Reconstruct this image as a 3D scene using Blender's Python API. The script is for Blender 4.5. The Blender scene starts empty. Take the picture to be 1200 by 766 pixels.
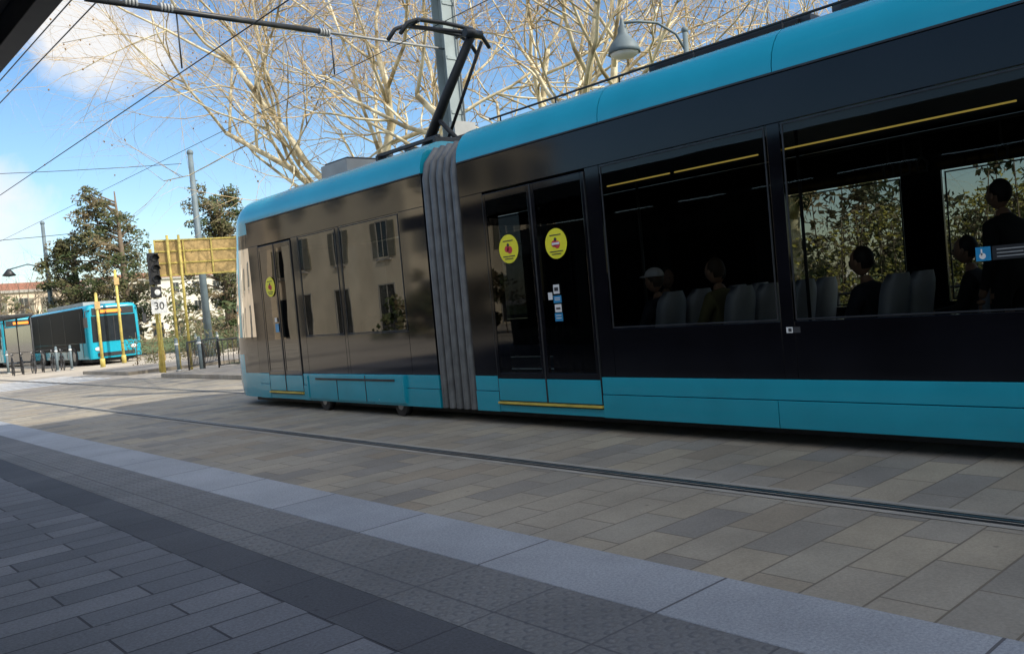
import bpy, math, random
from mathutils import Vector, Matrix
from mathutils.geometry import intersect_point_line
random.seed(7)
sc=bpy.context.scene
COL=bpy.context.collection
# ------------------------------------------------------------------ materials
def newmat(name):
    m=bpy.data.materials.new(name); m.use_nodes=True
    nt=m.node_tree; b=nt.nodes["Principled BSDF"]
    return m,nt,b
def N(nt,t,**k):
    n=nt.nodes.new(t)
    for a,v in k.items(): setattr(n,a,v)
    return n
def L(nt,a,b): nt.links.new(a,b)
def ramp(nt,fac,stops):
    r=N(nt,"ShaderNodeValToRGB"); e=r.color_ramp.elements
    while len(e)<len(stops): e.new(0.5)
    for i,(p,c) in enumerate(stops):
        e[i].position=p; e[i].color=(c[0],c[1],c[2],1)
    L(nt,fac,r.inputs[0]); return r.outputs[0]
def mul(nt,a,c,f=1):
    m=N(nt,"ShaderNodeMix",data_type='RGBA',blend_type='MULTIPLY'); m.inputs[0].default_value=f; L(nt,a,m.inputs[6]); L(nt,c,m.inputs[7]); return m.outputs[2]
def mat(name,c,rough=.5,metal=0,var=.15,scale=3.0,bump=0.0,bscale=40,ior=1.5,coat=0,dirt=0):
    m,nt,b=newmat(name)
    tc=N(nt,"ShaderNodeTexCoord"); no=N(nt,"ShaderNodeTexNoise"); no.inputs["Scale"].default_value=scale; no.inputs["Detail"].default_value=3
    L(nt,tc.outputs["Object"],no.inputs["Vector"])
    lo=[max(0,x*(1-var)) for x in c]; hi=[min(1,x*(1+var)) for x in c]
    col=ramp(nt,no.outputs["Fac"],[(.3,lo),(.7,hi)])
    if dirt:
        sx=N(nt,"ShaderNodeSeparateXYZ"); L(nt,tc.outputs["Object"],sx.inputs[0])
        n4=N(nt,"ShaderNodeTexNoise"); n4.inputs["Scale"].default_value=2.5; n4.inputs["Detail"].default_value=5; L(nt,tc.outputs["Object"],n4.inputs["Vector"])
        ma=N(nt,"ShaderNodeMath",operation='MULTIPLY_ADD'); L(nt,n4.outputs["Fac"],ma.inputs[0]); ma.inputs[1].default_value=.5; L(nt,sx.outputs[2],ma.inputs[2])
        col=mul(nt,col,ramp(nt,ma.outputs[0],[(.35,(.62,.60,.58)),(.85,(1,1,1))]),dirt)
    L(nt,col,b.inputs["Base Color"])
    b.inputs["Roughness"].default_value=rough; b.inputs["Metallic"].default_value=metal; b.inputs["IOR"].default_value=ior
    if coat: b.inputs["Coat Weight"].default_value=coat; b.inputs["Coat Roughness"].default_value=.03
    if .02<rough<.3:
        rr=N(nt,"ShaderNodeMapRange"); rr.inputs[3].default_value=rough*.7; rr.inputs[4].default_value=rough*1.6
        L(nt,no.outputs["Fac"],rr.inputs[0]); L(nt,rr.outputs[0],b.inputs["Roughness"])
    if bump:
        n2=N(nt,"ShaderNodeTexNoise"); n2.inputs["Scale"].default_value=bscale; n2.inputs["Detail"].default_value=3
        L(nt,tc.outputs["Object"],n2.inputs["Vector"])
        bp=N(nt,"ShaderNodeBump"); bp.inputs["Strength"].default_value=bump; bp.inputs["Distance"].default_value=.01
        L(nt,n2.outputs["Fac"],bp.inputs["Height"]); L(nt,bp.outputs[0],b.inputs["Normal"])
    return m
def emat(name,c,s):
    m,nt,b=newmat(name); b.inputs["Base Color"].default_value=(*c,1); b.inputs["Emission Color"].default_value=(*c,1); b.inputs["Emission Strength"].default_value=s
    try: m.cycles.emission_sampling='NONE'
    except Exception: pass
    return m
def glass(name,tint,ior=1.55,wob=0.0):
    m,nt,b=newmat(name); nt.nodes.remove(b)
    out=nt.nodes["Material Output"]
    tr=N(nt,"ShaderNodeBsdfTransparent"); tr.inputs[0].default_value=(*tint,1)
    gl=N(nt,"ShaderNodeBsdfGlossy"); gl.inputs["Roughness"].default_value=.008
    fr=N(nt,"ShaderNodeFresnel"); fr.inputs[0].default_value=ior
    mx=N(nt,"ShaderNodeMixShader"); L(nt,fr.outputs[0],mx.inputs[0]); L(nt,tr.outputs[0],mx.inputs[1]); L(nt,gl.outputs[0],mx.inputs[2]); L(nt,mx.outputs[0],out.inputs[0])
    if wob:
        tc=N(nt,"ShaderNodeTexCoord"); no=N(nt,"ShaderNodeTexNoise"); no.inputs["Scale"].default_value=1.3; no.inputs["Detail"].default_value=1
        L(nt,tc.outputs["Object"],no.inputs["Vector"]); bp=N(nt,"ShaderNodeBump"); bp.inputs["Strength"].default_value=wob; bp.inputs["Distance"].default_value=.02
        L(nt,no.outputs["Fac"],bp.inputs["Height"]); L(nt,bp.outputs[0],gl.inputs["Normal"])
    return m
def paving(name,bw,rh,tones,mortar,msize=.008,along_y=False,rough=.75,bumps=False,offset=.5,nscale=60,stain=.3,lo=.55):
    m,nt,b=newmat(name)
    tc=N(nt,"ShaderNodeTexCoord"); mp=N(nt,"ShaderNodeMapping")
    if along_y: mp.inputs["Rotation"].default_value=(0,0,math.radians(90))
    L(nt,tc.outputs["Object"],mp.inputs[0])
    br=N(nt,"ShaderNodeTexBrick"); br.inputs["Color1"].default_value=(0,0,0,1); br.inputs["Color2"].default_value=(1,1,1,1); br.inputs["Mortar"].default_value=(.5,.5,.5,1)
    br.inputs["Scale"].default_value=1; br.inputs["Brick Width"].default_value=bw; br.inputs["Row Height"].default_value=rh
    br.inputs["Mortar Size"].default_value=msize; br.inputs["Mortar Smooth"].default_value=.2; br.offset=offset; br.offset_frequency=2
    L(nt,mp.outputs[0],br.inputs["Vector"])
    n=len(tones); c=ramp(nt,br.outputs["Color"],[(i/(n-1) if n>1 else 0,t) for i,t in enumerate(tones)])
    no=N(nt,"ShaderNodeTexNoise"); no.inputs["Scale"].default_value=nscale; no.inputs["Detail"].default_value=4; no.inputs["Roughness"].default_value=.75; L(nt,tc.outputs["Object"],no.inputs["Vector"])
    c=mul(nt,c,ramp(nt,no.outputs["Fac"],[(.3,(lo,lo,lo)),(.7,(1.0,1.0,1.0))]))
    n3=N(nt,"ShaderNodeTexNoise"); n3.inputs["Scale"].default_value=.9; n3.inputs["Detail"].default_value=5; n3.inputs["Roughness"].default_value=.65; L(nt,tc.outputs["Object"],n3.inputs["Vector"])
    c=mul(nt,c,ramp(nt,n3.outputs["Fac"],[(.3,(1-stain,)*3),(.65,(1,1,1))]))
    vo=N(nt,"ShaderNodeTexVoronoi"); vo.inputs["Scale"].default_value=3.1; L(nt,tc.outputs["Object"],vo.inputs["Vector"])
    c=mul(nt,c,ramp(nt,vo.outputs["Distance"],[(.03,(.55,.55,.55)),(.06,(1,1,1))]),.8)
    inv=N(nt,"ShaderNodeMath",operation='SUBTRACT'); inv.inputs[0].default_value=1; L(nt,br.outputs["Fac"],inv.inputs[1])
    ad=N(nt,"ShaderNodeMath",operation='MULTIPLY_ADD'); L(nt,no.outputs["Fac"],ad.inputs[0]); ad.inputs[1].default_value=.35; L(nt,inv.outputs[0],ad.inputs[2])
    h=ad.outputs[0]
    if bumps:
        v2=N(nt,"ShaderNodeTexVoronoi"); v2.inputs["Scale"].default_value=12; v2.inputs["Randomness"].default_value=0
        mp2=N(nt,"ShaderNodeMapping"); mp2.inputs["Rotation"].default_value=(0,0,math.radians(45)); L(nt,tc.outputs["Object"],mp2.inputs[0]); L(nt,mp2.outputs[0],v2.inputs["Vector"])
        r2=ramp(nt,v2.outputs["Distance"],[(.2,(1,1,1)),(.42,(0,0,0))])
        c=mul(nt,c,ramp(nt,v2.outputs["Distance"],[(.20,(1,1,1)),(.34,(.72,.72,.735)),(.45,(.88,.88,.88))]))  # shading between the bumps put into the colour as well
        a2=N(nt,"ShaderNodeMath",operation='MULTIPLY_ADD'); L(nt,r2,a2.inputs[0]); a2.inputs[1].default_value=1.0; L(nt,h,a2.inputs[2]); h=a2.outputs[0]
    m3=N(nt,"ShaderNodeMix",data_type='RGBA'); L(nt,br.outputs["Fac"],m3.inputs[0]); L(nt,c,m3.inputs[6]); m3.inputs[7].default_value=(*mortar,1)
    L(nt,m3.outputs[2],b.inputs["Base Color"]); b.inputs["Roughness"].default_value=rough
    bp=N(nt,"ShaderNodeBump"); bp.inputs["Strength"].default_value=.8; bp.inputs["Distance"].default_value=.008; L(nt,h,bp.inputs["Height"]); L(nt,bp.outputs[0],b.inputs["Normal"])
    return m
M={}
M['cyan']=mat("cyan_paint",(.010,.33,.45),.2,0,.06,1.2,coat=.4,dirt=.55)
M['black']=mat("gloss_black",(.005,.005,.007),.08,0,.3,1.5,ior=1.36)
M['fblack']=mat("gloss_black_front",(.006,.006,.008),.05,0,.3,1.5,ior=1.62)
M['rubber']=mat("rubber",(.018,.018,.02),.6,0,.3,8)
M['dark']=mat("dark_metal",(.03,.032,.035),.45,.3,.3,6)
M['bell']=mat("bellows_fabric",(.11,.115,.12),.5,0,.25,6)
M['steel']=mat("steel",(.35,.35,.36),.35,.9,.2,8)
M['grey']=mat("grey_paint",(.30,.31,.31),.5,0,.15,3,.1)
M['pole']=mat("pole_paint",(.25,.30,.31),.5,.0,.2,2)
M['pole2']=mat("pole_paint_dark",(.12,.16,.18),.6,.0,.2,2)
M['yel']=mat("yellow_paint",(.55,.43,.08),.5,0,.15,4)
M['yelpole']=mat("yellow_pole_paint",(.50,.40,.10),.55,0,.25,5)
M['sticker']=mat("sticker_yellow",(.85,.78,.03),.4,0,.05,4)
M['red']=mat("red",(.6,.04,.05),.5)
M['white']=mat("white",(.75,.75,.73),.5,0,.06,4)
M['blue']=mat("sign_blue",(.02,.25,.5),.4)
M['led']=emat("handrail_led",(.95,.68,.15),.45)  # yellow handrail, glow added so it stays bright in the dark interior
M['orange']=emat("destination_led",(1,.25,.03),1.0)
M['glass']=glass("tinted_glass",(.46,.48,.46),1.40,.05)
M['dglass']=glass("door_glass",(.14,.145,.15),1.42,.08)
M['fglass']=glass("front_window_glass",(.08,.085,.09),2.1,.05)
M['int']=mat("interior_panel",(.035,.035,.038),.6)
M['seat']=mat("seat_shell",(.36,.37,.41),.45)
M['board']=mat("board_back",(.44,.30,.12),.6,0,.18,6)
M['concrete']=mat("concrete",(.34,.32,.28),.8,0,.15,3,.3)
M['stucco']=mat("stucco",(.66,.57,.42),.85,0,.12,.6,.3,20)
M['stucco2']=mat("stucco_warm",(.60,.49,.36),.85,0,.12,.6,.3,20)
M['stucco3']=mat("stucco_pale",(.62,.57,.48),.85,0,.12,.6,.3,20)
M['rooft']=mat("roof_tiles",(.28,.12,.07),.8,0,.25,3,.4,12)
M['win']=mat("window_pane",(.02,.025,.03),.08)
M['buswin']=mat("bus_window",(.006,.007,.008),.5,ior=1.15)
M['shutter']=mat("shutter",(.16,.15,.11),.6)
M['asph']=mat("asphalt",(.44,.385,.31),.85,0,.2,.5,.4,90)
M['grass']=mat("grass",(.09,.12,.035),.9,0,.35,1.0,.6,30)
M['road']=paving("track_paving",.62,.31,[(.34,.285,.215),(.43,.375,.285),(.37,.34,.29),(.45,.39,.29),(.29,.27,.24),(.41,.37,.295)],(.17,.145,.11),.006,rough=.75,lo=.72)
M['plat']=paving("platform_paving",.75,.25,[(.18,.188,.215),(.28,.29,.325),(.215,.225,.255),(.32,.33,.365),(.20,.21,.24)],(.05,.05,.06),.007)
M['band']=paving("dark_band",.6,.6,[(.105,.108,.125),(.13,.133,.15)],(.05,.05,.06),.006,offset=0)
M['tact']=paving("tactile_paving",.6,.6,[(.27,.272,.28),(.32,.322,.325)],(.10,.10,.11),.006,bumps=True,offset=0)
M['gran']=paving("granite_kerb",1.2,2.0,[(.42,.45,.50),(.50,.53,.58),(.46,.485,.53)],(.11,.11,.12),.007,along_y=True,offset=0,nscale=70,stain=.25)
M['side']=paving("sidewalk",.5,.3,[(.44,.38,.31),(.38,.34,.28),(.48,.42,.35)],(.22,.19,.15),.008,lo=.72)
def bark():
    m,nt,b=newmat("plane_bark"); tc=N(nt,"ShaderNodeTexCoord"); no=N(nt,"ShaderNodeTexNoise"); no.inputs["Scale"].default_value=2.2; no.inputs["Detail"].default_value=3
    L(nt,tc.outputs["Object"],no.inputs["Vector"])
    L(nt,ramp(nt,no.outputs["Fac"],[(.35,(.30,.24,.14)),(.47,(.56,.48,.31)),(.6,(.76,.68,.48))]),b.inputs["Base Color"]); b.inputs["Roughness"].default_value=.8
    return m
M['bark']=bark()
M['twig']=mat("twig",(.56,.41,.22),.8,0,.3,2)
M['dbark']=mat("dark_bark",(.15,.115,.08),.9,0,.3,3)
M['ball']=mat("seed_ball",(.30,.19,.09),.9)
def leafmat(name,cols,sc_=.5):
    m,nt,b=newmat(name); tc=N(nt,"ShaderNodeTexCoord"); no=N(nt,"ShaderNodeTexNoise"); no.inputs["Scale"].default_value=sc_; no.inputs["Detail"].default_value=3; no.inputs["Roughness"].default_value=.75
    L(nt,tc.outputs["Object"],no.inputs["Vector"]); n=len(cols)
    L(nt,ramp(nt,no.outputs["Fac"],[(.3+.4*i/(n-1),c) for i,c in enumerate(cols)]),b.inputs["Base Color"]); b.inputs["Roughness"].default_value=.7
    return m
M['leaf']=leafmat("evergreen_leaf",[(.028,.046,.016),(.05,.075,.02),(.095,.08,.03),(.06,.088,.026)])
M['leaf2']=leafmat("hedge_leaf",[(.07,.09,.02),(.14,.14,.03),(.38,.32,.04),(.16,.16,.04)],.9)
M['leaf3']=leafmat("brown_leaf",[(.10,.072,.038),(.14,.105,.05),(.10,.105,.04)],.4)
# ------------------------------------------------------------------ mesh builder
class MB:
    def __init__(s): s.v=[];s.f=[];s.mi=[];s.mats=[];s.sm=[]
    def m(s,k):
        if k not in s.mats: s.mats.append(k)
        return s.mats.index(k)
    def face(s,idx,k,sm=False): s.f.append(idx); s.mi.append(s.m(k)); s.sm.append(sm)
    def quad(s,pts,k,sm=False):
        b=len(s.v); s.v+= [tuple(p) for p in pts]; s.face(tuple(range(b,b+len(pts))),k,sm)
    def box(s,x0,x1,y0,y1,z0,z1,k,M4=None):
        if x0>x1:x0,x1=x1,x0
        if y0>y1:y0,y1=y1,y0
        b=len(s.v)
        P=[(x0,y0,z0),(x1,y0,z0),(x1,y1,z0),(x0,y1,z0),(x0,y0,z1),(x1,y0,z1),(x1,y1,z1),(x0,y1,z1)]
        if M4 is not None: P=[tuple(M4@Vector(p)) for p in P]
        s.v+=P
        for q in [(0,3,2,1),(4,5,6,7),(0,1,5,4),(1,2,6,5),(2,3,7,6),(3,0,4,7)]: s.face(tuple(b+i for i in q),k)
    def cyl(s,p0,p1,r0,r1=None,n=8,k='grey',cap=True):
        if r1 is None:r1=r0
        p0=Vector(p0);p1=Vector(p1);d=(p1-p0)
        if d.length<1e-6:return
        d.normalize(); a=Vector((0,0,1)) if abs(d.z)<.9 else Vector((1,0,0)); u=d.cross(a).normalized(); w=d.cross(u)
        b=len(s.v)
        for p,r in((p0,r0),(p1,r1)):
            for i in range(n):
                t=2*math.pi*i/n; s.v.append(tuple(p+u*(r*math.cos(t))+w*(r*math.sin(t))))
        for i in range(n):
            j=(i+1)%n; s.face((b+i,b+j,b+n+j,b+n+i),k,n>4)
        if cap: s.face(tuple(b+i for i in range(n))[::-1],k); s.face(tuple(b+n+i for i in range(n)),k)
    def tube(s,pts,rs,n=6,k='bark'):
        pts=[Vector(p) for p in pts]
        if not hasattr(rs,'__len__'): rs=[rs]*len(pts)
        rings=[]; pu=None
        for i,p in enumerate(pts):
            d=(pts[min(i+1,len(pts)-1)]-pts[max(i-1,0)])
            if d.length<1e-7: d=Vector((0,0,1))
            d.normalize()
            if pu is None:
                a=Vector((0,0,1)) if abs(d.z)<.9 else Vector((1,0,0)); u=d.cross(a).normalized()
            else:
                u=pu-d*pu.dot(d)
                if u.length<1e-5: u=d.orthogonal()
                u.normalize()
            pu=u; w=d.cross(u); b=len(s.v)
            for q in range(n):
                t=2*math.pi*q/n; s.v.append(tuple(p+u*(rs[i]*math.cos(t))+w*(rs[i]*math.sin(t))))
            rings.append(b)
        for a,b in zip(rings,rings[1:]):
            for q in range(n):
                j=(q+1)%n; s.face((a+q,a+j,b+j,b+q),k,True)
        s.face(tuple(rings[0]+i for i in range(n))[::-1],k); s.face(tuple(rings[-1]+i for i in range(n)),k)
    def sph(s,c,r,k,seg=12,rg=8,fn=None):
        b=len(s.v); r=r if hasattr(r,'__len__') else (r,r,r)
        for i in range(rg+1):
            ph=math.pi*i/rg
            for j in range(seg):
                t=2*math.pi*j/seg; d=Vector((math.sin(ph)*math.cos(t),math.sin(ph)*math.sin(t),math.cos(ph)))
                q=Vector((d.x*r[0],d.y*r[1],d.z*r[2]))
                if fn: q=fn(d,q)
                s.v.append(tuple(q+Vector(c)))
        for i in range(rg):
            for j in range(seg):
                j2=(j+1)%seg; s.face((b+i*seg+j,b+(i+1)*seg+j,b+(i+1)*seg+j2,b+i*seg+j2),k,True)
    def loft(s,rings,k,closed=False,sm=True,kf=None):
        b=len(s.v);n=len(rings[0])
        for r in rings: s.v+=[tuple(p) for p in r]
        for i in range(len(rings)-1):
            for j in range(n if closed else n-1):
                j2=(j+1)%n; kk=kf(i,j) if kf else k
                if kk: s.face((b+i*n+j,b+i*n+j2,b+(i+1)*n+j2,b+(i+1)*n+j),kk,sm)
    def obj(s,name,parent=None,loc=None,rot=0,bevel=0):
        me=bpy.data.meshes.new(name); me.from_pydata(s.v,[],s.f)
        for k in s.mats: me.materials.append(M[k])
        me.polygons.foreach_set("material_index",s.mi); me.polygons.foreach_set("use_smooth",s.sm); me.update()
        o=bpy.data.objects.new(name,me); COL.objects.link(o)
        if loc: o.location=loc
        o.rotation_euler[2]=rot
        if parent: o.parent=parent
        if bevel:
            bm=o.modifiers.new("b",'BEVEL'); bm.width=bevel; bm.segments=2; bm.limit_method='ANGLE'
        return o
def empty(name,loc=(0,0,0),rot=0):
    e=bpy.data.objects.new(name,None); COL.objects.link(e); e.location=loc; e.rotation_euler[2]=rot; return e
def text(body,size,loc,rot,k,parent,name):
    cu=bpy.data.curves.new(name,'FONT'); cu.body=body; cu.size=size; cu.align_x='CENTER'; cu.align_y='CENTER'; cu.extrude=.001
    cu.materials.append(M[k]); o=bpy.data.objects.new(name,cu); COL.objects.link(o); o.location=loc; o.rotation_euler=rot; o.parent=parent; return o
# ------------------------------------------------------------------ ground & paving
b=MB(); b.quad([(-500,-400,0),(700,-400,0),(700,900,0),(-500,900,0)],'asph'); b.obj("ground")
b=MB(); b.quad([(3.34,-40,.004),(9.6,-40,.004),(9.6,28,.004),(3.34,28,.004)],'road'); b.obj("tram_track_pavement")
b=MB(); b.quad([(-60,28.01,.004),(9.4,28.01,.004),(9.4,30,.004),(-60,30,.004)],'side'); b.obj("pavement")
b=MB(); b.box(9.6,13.2,-40,27.5,0,.12,'side'); b.obj("sidewalk",bevel=.01)
b=MB(); b.box(9.9,24,31.5,37,0,.12,'side'); b.obj("sidewalk")
b=MB(); b.quad([(13.2,-60,.03),(90,-60,.03),(90,31,.03),(13.2,31,.03)],'grass'); b.obj("grass")
b=MB(); b.quad([(26,38,.03),(120,38,.03),(120,200,.03),(17.5,200,.03),(17.5,60,.03)],'grass'); b.obj("grass")
b=MB(); b.box(-9,1.88,-30,20,0,.1,'plat'); b.obj("platform")
b=MB(); b.box(1.883,2.2,-30,20,0,.1,'band'); b.obj("platform_band")
b=MB(); b.box(2.203,2.8,-30,20,0,.1,'tact'); b.obj("tactile_paving")
b=MB(); b.box(2.803,3.34,-30,20,0,.101,'gran'); b.obj("kerb",bevel=.008)
def rail(x0,name):
    b=MB()
    def st(xa,xb,z,k): b.quad([(xa,-40,z),(xb,-40,z),(xb,90,z),(xa,90,z)],k)
    st(x0-.13,x0+.13,.008,'concrete'); st(x0-.07,x0+.07,.012,'rubber'); st(x0-.05,x0-.036,.016,'concrete'); st(x0+.036,x0+.05,.016,'concrete'); st(x0-.014,x0+.014,.016,'steel')
    return b.obj(name)
rail(5.16,"tram_rail"); rail(7.74,"tram_rail")
b=MB()
for i in range(7): b.quad([(5.6,31+i*.9,.006),(9.2,31+i*.9,.006),(9.2,31.45+i*.9,.006),(5.6,31.45+i*.9,.006)],'white')
b.obj("zebra_crossing")
# ------------------------------------------------------------------ tram
tram=empty("tram",(0,0,0))
XN=6.63; CX=7.74; XF=2*CX-XN
def pan(b,side,y0,y1,z0,z1,k,proud=0.0,th=.045):
    if side==0: b.box(XN-proud,XN+th,y0,y1,z0,z1,k)
    else: b.box(XF-th,XF+proud,y0,y1,z0,z1,k)
def pane(b,side,y0,y1,z0,z1,k,off=.004):
    x=XN+off if side==0 else XF-off
    b.quad([(x,y0,z0),(x,y0,z1),(x,y1,z1),(x,y1,z0)],k)
def frame(b,side,y0,y1,z0,z1,w=.014,k='dark',pr=.004):
    pan(b,side,y0-w,y0,z0-w,z1+w,k,pr,.01); pan(b,side,y1,y1+w,z0-w,z1+w,k,pr,.01)
    pan(b,side,y0,y1,z0-w,z0,k,pr,.01); pan(b,side,y0,y1,z1,z1+w,k,pr,.01)
def car_side(b,side,ya,yb,openings,bk='black'):
    pan(b,side,ya,yb,2.77,3.17,bk)
    pan(b,side,ya,yb,3.172,3.192,'dark',.014)
    cur=ya
    def solid(a,c):
        if c-a>.01: pan(b,side,a+.003,c-.003,.595,2.767,bk)
    for (o0,o1,t) in openings:
        solid(cur,o0); cur=o1
        if t[0]=='w':
            z0=1.18 if 'h' in t else 1.09; z1=2.36 if 'l' in t else 2.765
            pan(b,side,o0,o1,.595,z0-.003,bk)
            if z1<2.7: pan(b,side,o0,o1,z1+.003,2.767,bk)
            pane(b,side,o0,o1,z0,z1,'fglass' if 'd' in t else 'glass'); frame(b,side,o0+.03,o1-.03,z0+.02,z1-.025)
    solid(cur,yb)
    segs=[]; cur=ya
    for (o0,o1,t) in openings:
        if t[0]=='D' : segs.append((cur,o0)); cur=o1
    segs.append((cur,yb))
    for a,c in segs:
        if c-a<.05: continue
        pan(b,side,a+.002,c-.002,.412,.59,'cyan',.004)
        y=c
        while y>a+.05:
            y2=max(a,y-2.05)
            if y2-a<.4:y2=a
            pan(b,side,y2+.004,y-.004,.165,.405,'cyan',.012); y=y2
    for (o0,o1,t) in openings:
        if t[0]=='D':
            n=2; w=(o1-o0)/n
            for i in range(n):
                a=o0+i*w+.006; c=o0+(i+1)*w-.006
                pan(b,side,a,c,.30,.56,'cyan',.012,.03)
                pan(b,side,a,a+.05,.565,2.74,bk,.012,.03); pan(b,side,c-.05,c,.565,2.74,bk,.012,.03)
                pan(b,side,a+.05,c-.05,.565,.63,bk,.012,.03); pan(b,side,a+.05,c-.05,2.66,2.74,bk,.012,.03)
                pane(b,side,a+.05,c-.05,.63,2.66,'fglass' if bk=='fblack' else 'dglass',-.006)
                frame(b,side,a+.004,c-.004,.304,2.73,.006,'dark',.016)
                if i==0: pan(b,side,c-.004,c+.016,.30,2.74,'rubber',.02,.01)
            pan(b,side,o0,o1,.265,.290,'yel',.04); pan(b,side,o0,o1,.17,.25,'cyan',.008)
def roof(b,ya,yb):
    pr=[(XN-.002,3.192),(XN+.002,3.26),(XN+.022,3.35),(XN+.065,3.44),(XN+.13,3.52),(XN+.21,3.575),(XN+.30,3.61),(XN+.40,3.625)]
    full=pr+[(2*CX-x,z) for x,z in pr[::-1]]
    b.loft([[(x,y,z) for x,z in full] for y in (ya,yb)],'cyan',kf=lambda i,j:'dark' if j==len(pr)-1 else 'cyan')
    for y in (ya,yb): b.quad([(x,y,z) for x,z in full],'cyan')
YR0,YR1=-6.5,8.22
b=MB()
opn=[(-5.9,-4.25,'D2'),(-4.0,-2.1,'w'),(-1.9,-.25,'D2'),(-.05,1.85,'w'),(1.98,3.87,'w'),(4.0,5.93,'w'),(6.13,7.79,'D2')]
car_side(b,0,YR0,YR1,opn)
opf=[(-4.0,-2.1,'w'),(-1.9,-.25,'w'),(.2,3.45,'wl'),(3.85,5.25,'wl')]
car_side(b,1,YR0,YR1,opf)
b.obj("rear_car_body",tram,bevel=.003)
b=MB(); roof(b,5.895,YR1); roof(b,3.905,5.885); roof(b,YR0,3.895); b.obj("rear_car_roof",tram)
b=MB()
b.box(XN+.05,XF-.05,YR0,YR1,.30,.36,'int'); b.box(XN+.05,XF-.05,YR0,YR1,2.79,2.83,'int'); b.box(XN+.05,XF-.05,YR0,YR0+.03,.36,2.79,'int')
b.box(XN+.06,XN+.45,8.05,8.1,.36,2.79,'int'); b.box(XF-.45,XF-.06,8.05,8.1,.36,2.79,'int')
b.box(XN+.3,XF-.3,YR0,15.0,.06,.299,'rubber')
b.obj("rear_car_interior",tram)
b=MB()
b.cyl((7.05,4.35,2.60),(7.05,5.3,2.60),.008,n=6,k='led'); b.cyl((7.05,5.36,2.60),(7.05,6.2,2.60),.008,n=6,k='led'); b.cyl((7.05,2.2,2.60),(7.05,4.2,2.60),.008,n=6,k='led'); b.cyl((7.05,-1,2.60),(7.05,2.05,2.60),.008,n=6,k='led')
for y in (6.0,4.1,2.1,.2): b.cyl((7.3,y,.36),(7.3,y,2.79),.016,n=8,k='dark')
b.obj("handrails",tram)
b=MB()
for y in (4.75,4.6,3.55,3.4,3.25,2.6,1.9,1.2):
    b.tube([(7.9,y,2.62),(7.9,y,2.42),(7.9,y-.045,2.37),(7.9,y-.04,2.29),(7.9,y+.04,2.29),(7.9,y+.045,2.37),(7.9,y,2.42)],.012,6,'rubber')
b.cyl((7.9,.5,2.62),(7.9,6,2.62),.016,n=6,k='dark')
b.obj("hanging_straps",tram)
def seat(b,x,y,d=1):
    rings=[]
    for i in range(9):
        t=i/8; z=.80+.62*t; w=.21 if t<.75 else .21*math.sqrt(max(0.02,1-((t-.75)/.25)**2*.75))
        yb=y-d*(.05+.10*t)
        rings.append([(x-w,yb+d*.05,z),(x-w*.7,yb,z),(x,yb-d*.02,z),(x+w*.7,yb,z),(x+w,yb+d*.05,z),(x+w*.7,yb-d*.05,z),(x,yb-d*.07,z),(x-w*.7,yb-d*.05,z)])
    b.loft(rings,'seat',True); b.quad(rings[-1],'seat',True)
    b.box(x-.21,x+.21,min(y-d*.05,y+d*.4),max(y-d*.05,y+d*.4),.76,.82,'seat'); b.box(x-.05,x+.05,y+.1,y+.2,.36,.76,'dark')
b=MB()
for x in (6.95,7.42,8.08,8.52):
    for y in (5.5,4.7): seat(b,x,y)
    if x>8:
        for y in (2.9,2.1,1.2): seat(b,x,y)
    else: seat(b,x,3.25,1)
for x in (6.95,8.5):
    for y in (11.0,10.1): seat(b,x,y)
b.obj("seats",tram)
def ringxz(ins,zt=3.5,zb=.17):
    x0=XN+ins;x1=XF-ins; c=.22
    return [(x0,zb),(x0,3.1-ins),(x0+.05,3.3-ins),(x0+c,zt-ins),(x1-c,zt-ins),(x1-.05,3.3-ins),(x1,3.1-ins),(x1,zb)]
b=MB(); rings=[]
nf=5; yA,yB=8.22,8.95
for i in range(nf):
    y0=yA+(yB-yA)*i/nf; w=(yB-yA)/nf
    for fr,ins in ((0,.20),(.28,.17),(.34,.04),(.42,-.01),(.62,-.018),(.82,-.01),(.90,.04),(.96,.17)):
        rings.append([(x,y0+w*fr,z) for x,z in ringxz(ins)])
b.loft(rings,'bell',False)
b.obj("articulation_bellows",tram)
YF0=8.97; YN=14.15
b=MB()
ops=[(9.55,11.12,'wdh'),(11.2,12.38,'wdh'),(12.6,13.78,'D2')]
car_side(b,0,YF0,YN,ops,'fblack'); car_side(b,1,YF0,YN,ops,'fblack')
b.box(XN-.035,XN+.02,9.72,12.42,.20,.585,'cyan')
b.box(XN-.045,XN-.034,9.95,12.15,.50,.53,'dark'); b.box(XN-.05,XN-.034,9.72,9.76,.22,.57,'cyan'); b.box(XN-.05,XN-.034,12.38,12.42,.22,.57,'cyan')
b.box(XN-.042,XN-.034,10.7,10.712,.2,.58,'dark'); b.box(XN-.042,XN-.034,11.5,11.512,.2,.5,'dark')
b.obj("front_car_body",tram,bevel=.004)
b=MB()
for y in (10.0,12.1):
    for x in (XN+.12,XF-.12):
        b.cyl((x-.05,y,.15),(x+.05,y,.15),.145,n=20,k='rubber'); b.cyl((x-.06,y,.15),(x+.06,y,.15),.06,n=12,k='steel')
b.obj("wheels",tram)
b=MB(); roof(b,YF0,YN); b.obj("front_car_roof",tram)
b=MB(); b.box(XN+.05,XF-.05,YF0,14.6,.30,.36,'int'); b.box(XN+.05,XF-.05,YF0,14.3,2.79,2.83,'int'); b.obj("front_car_interior",tram)
zs=[.17,.3,.42,.59,.75,.92,.96,1.1,1.22,1.26,1.5,1.8,2.1,2.4,2.6,2.76,2.85,3.0,3.1,3.18]
LY=1.5
def yshift(z):
    t=max(0,(z-1.1)/2.1); return -.62*t**1.35
rings=[]; nT=28
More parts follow.
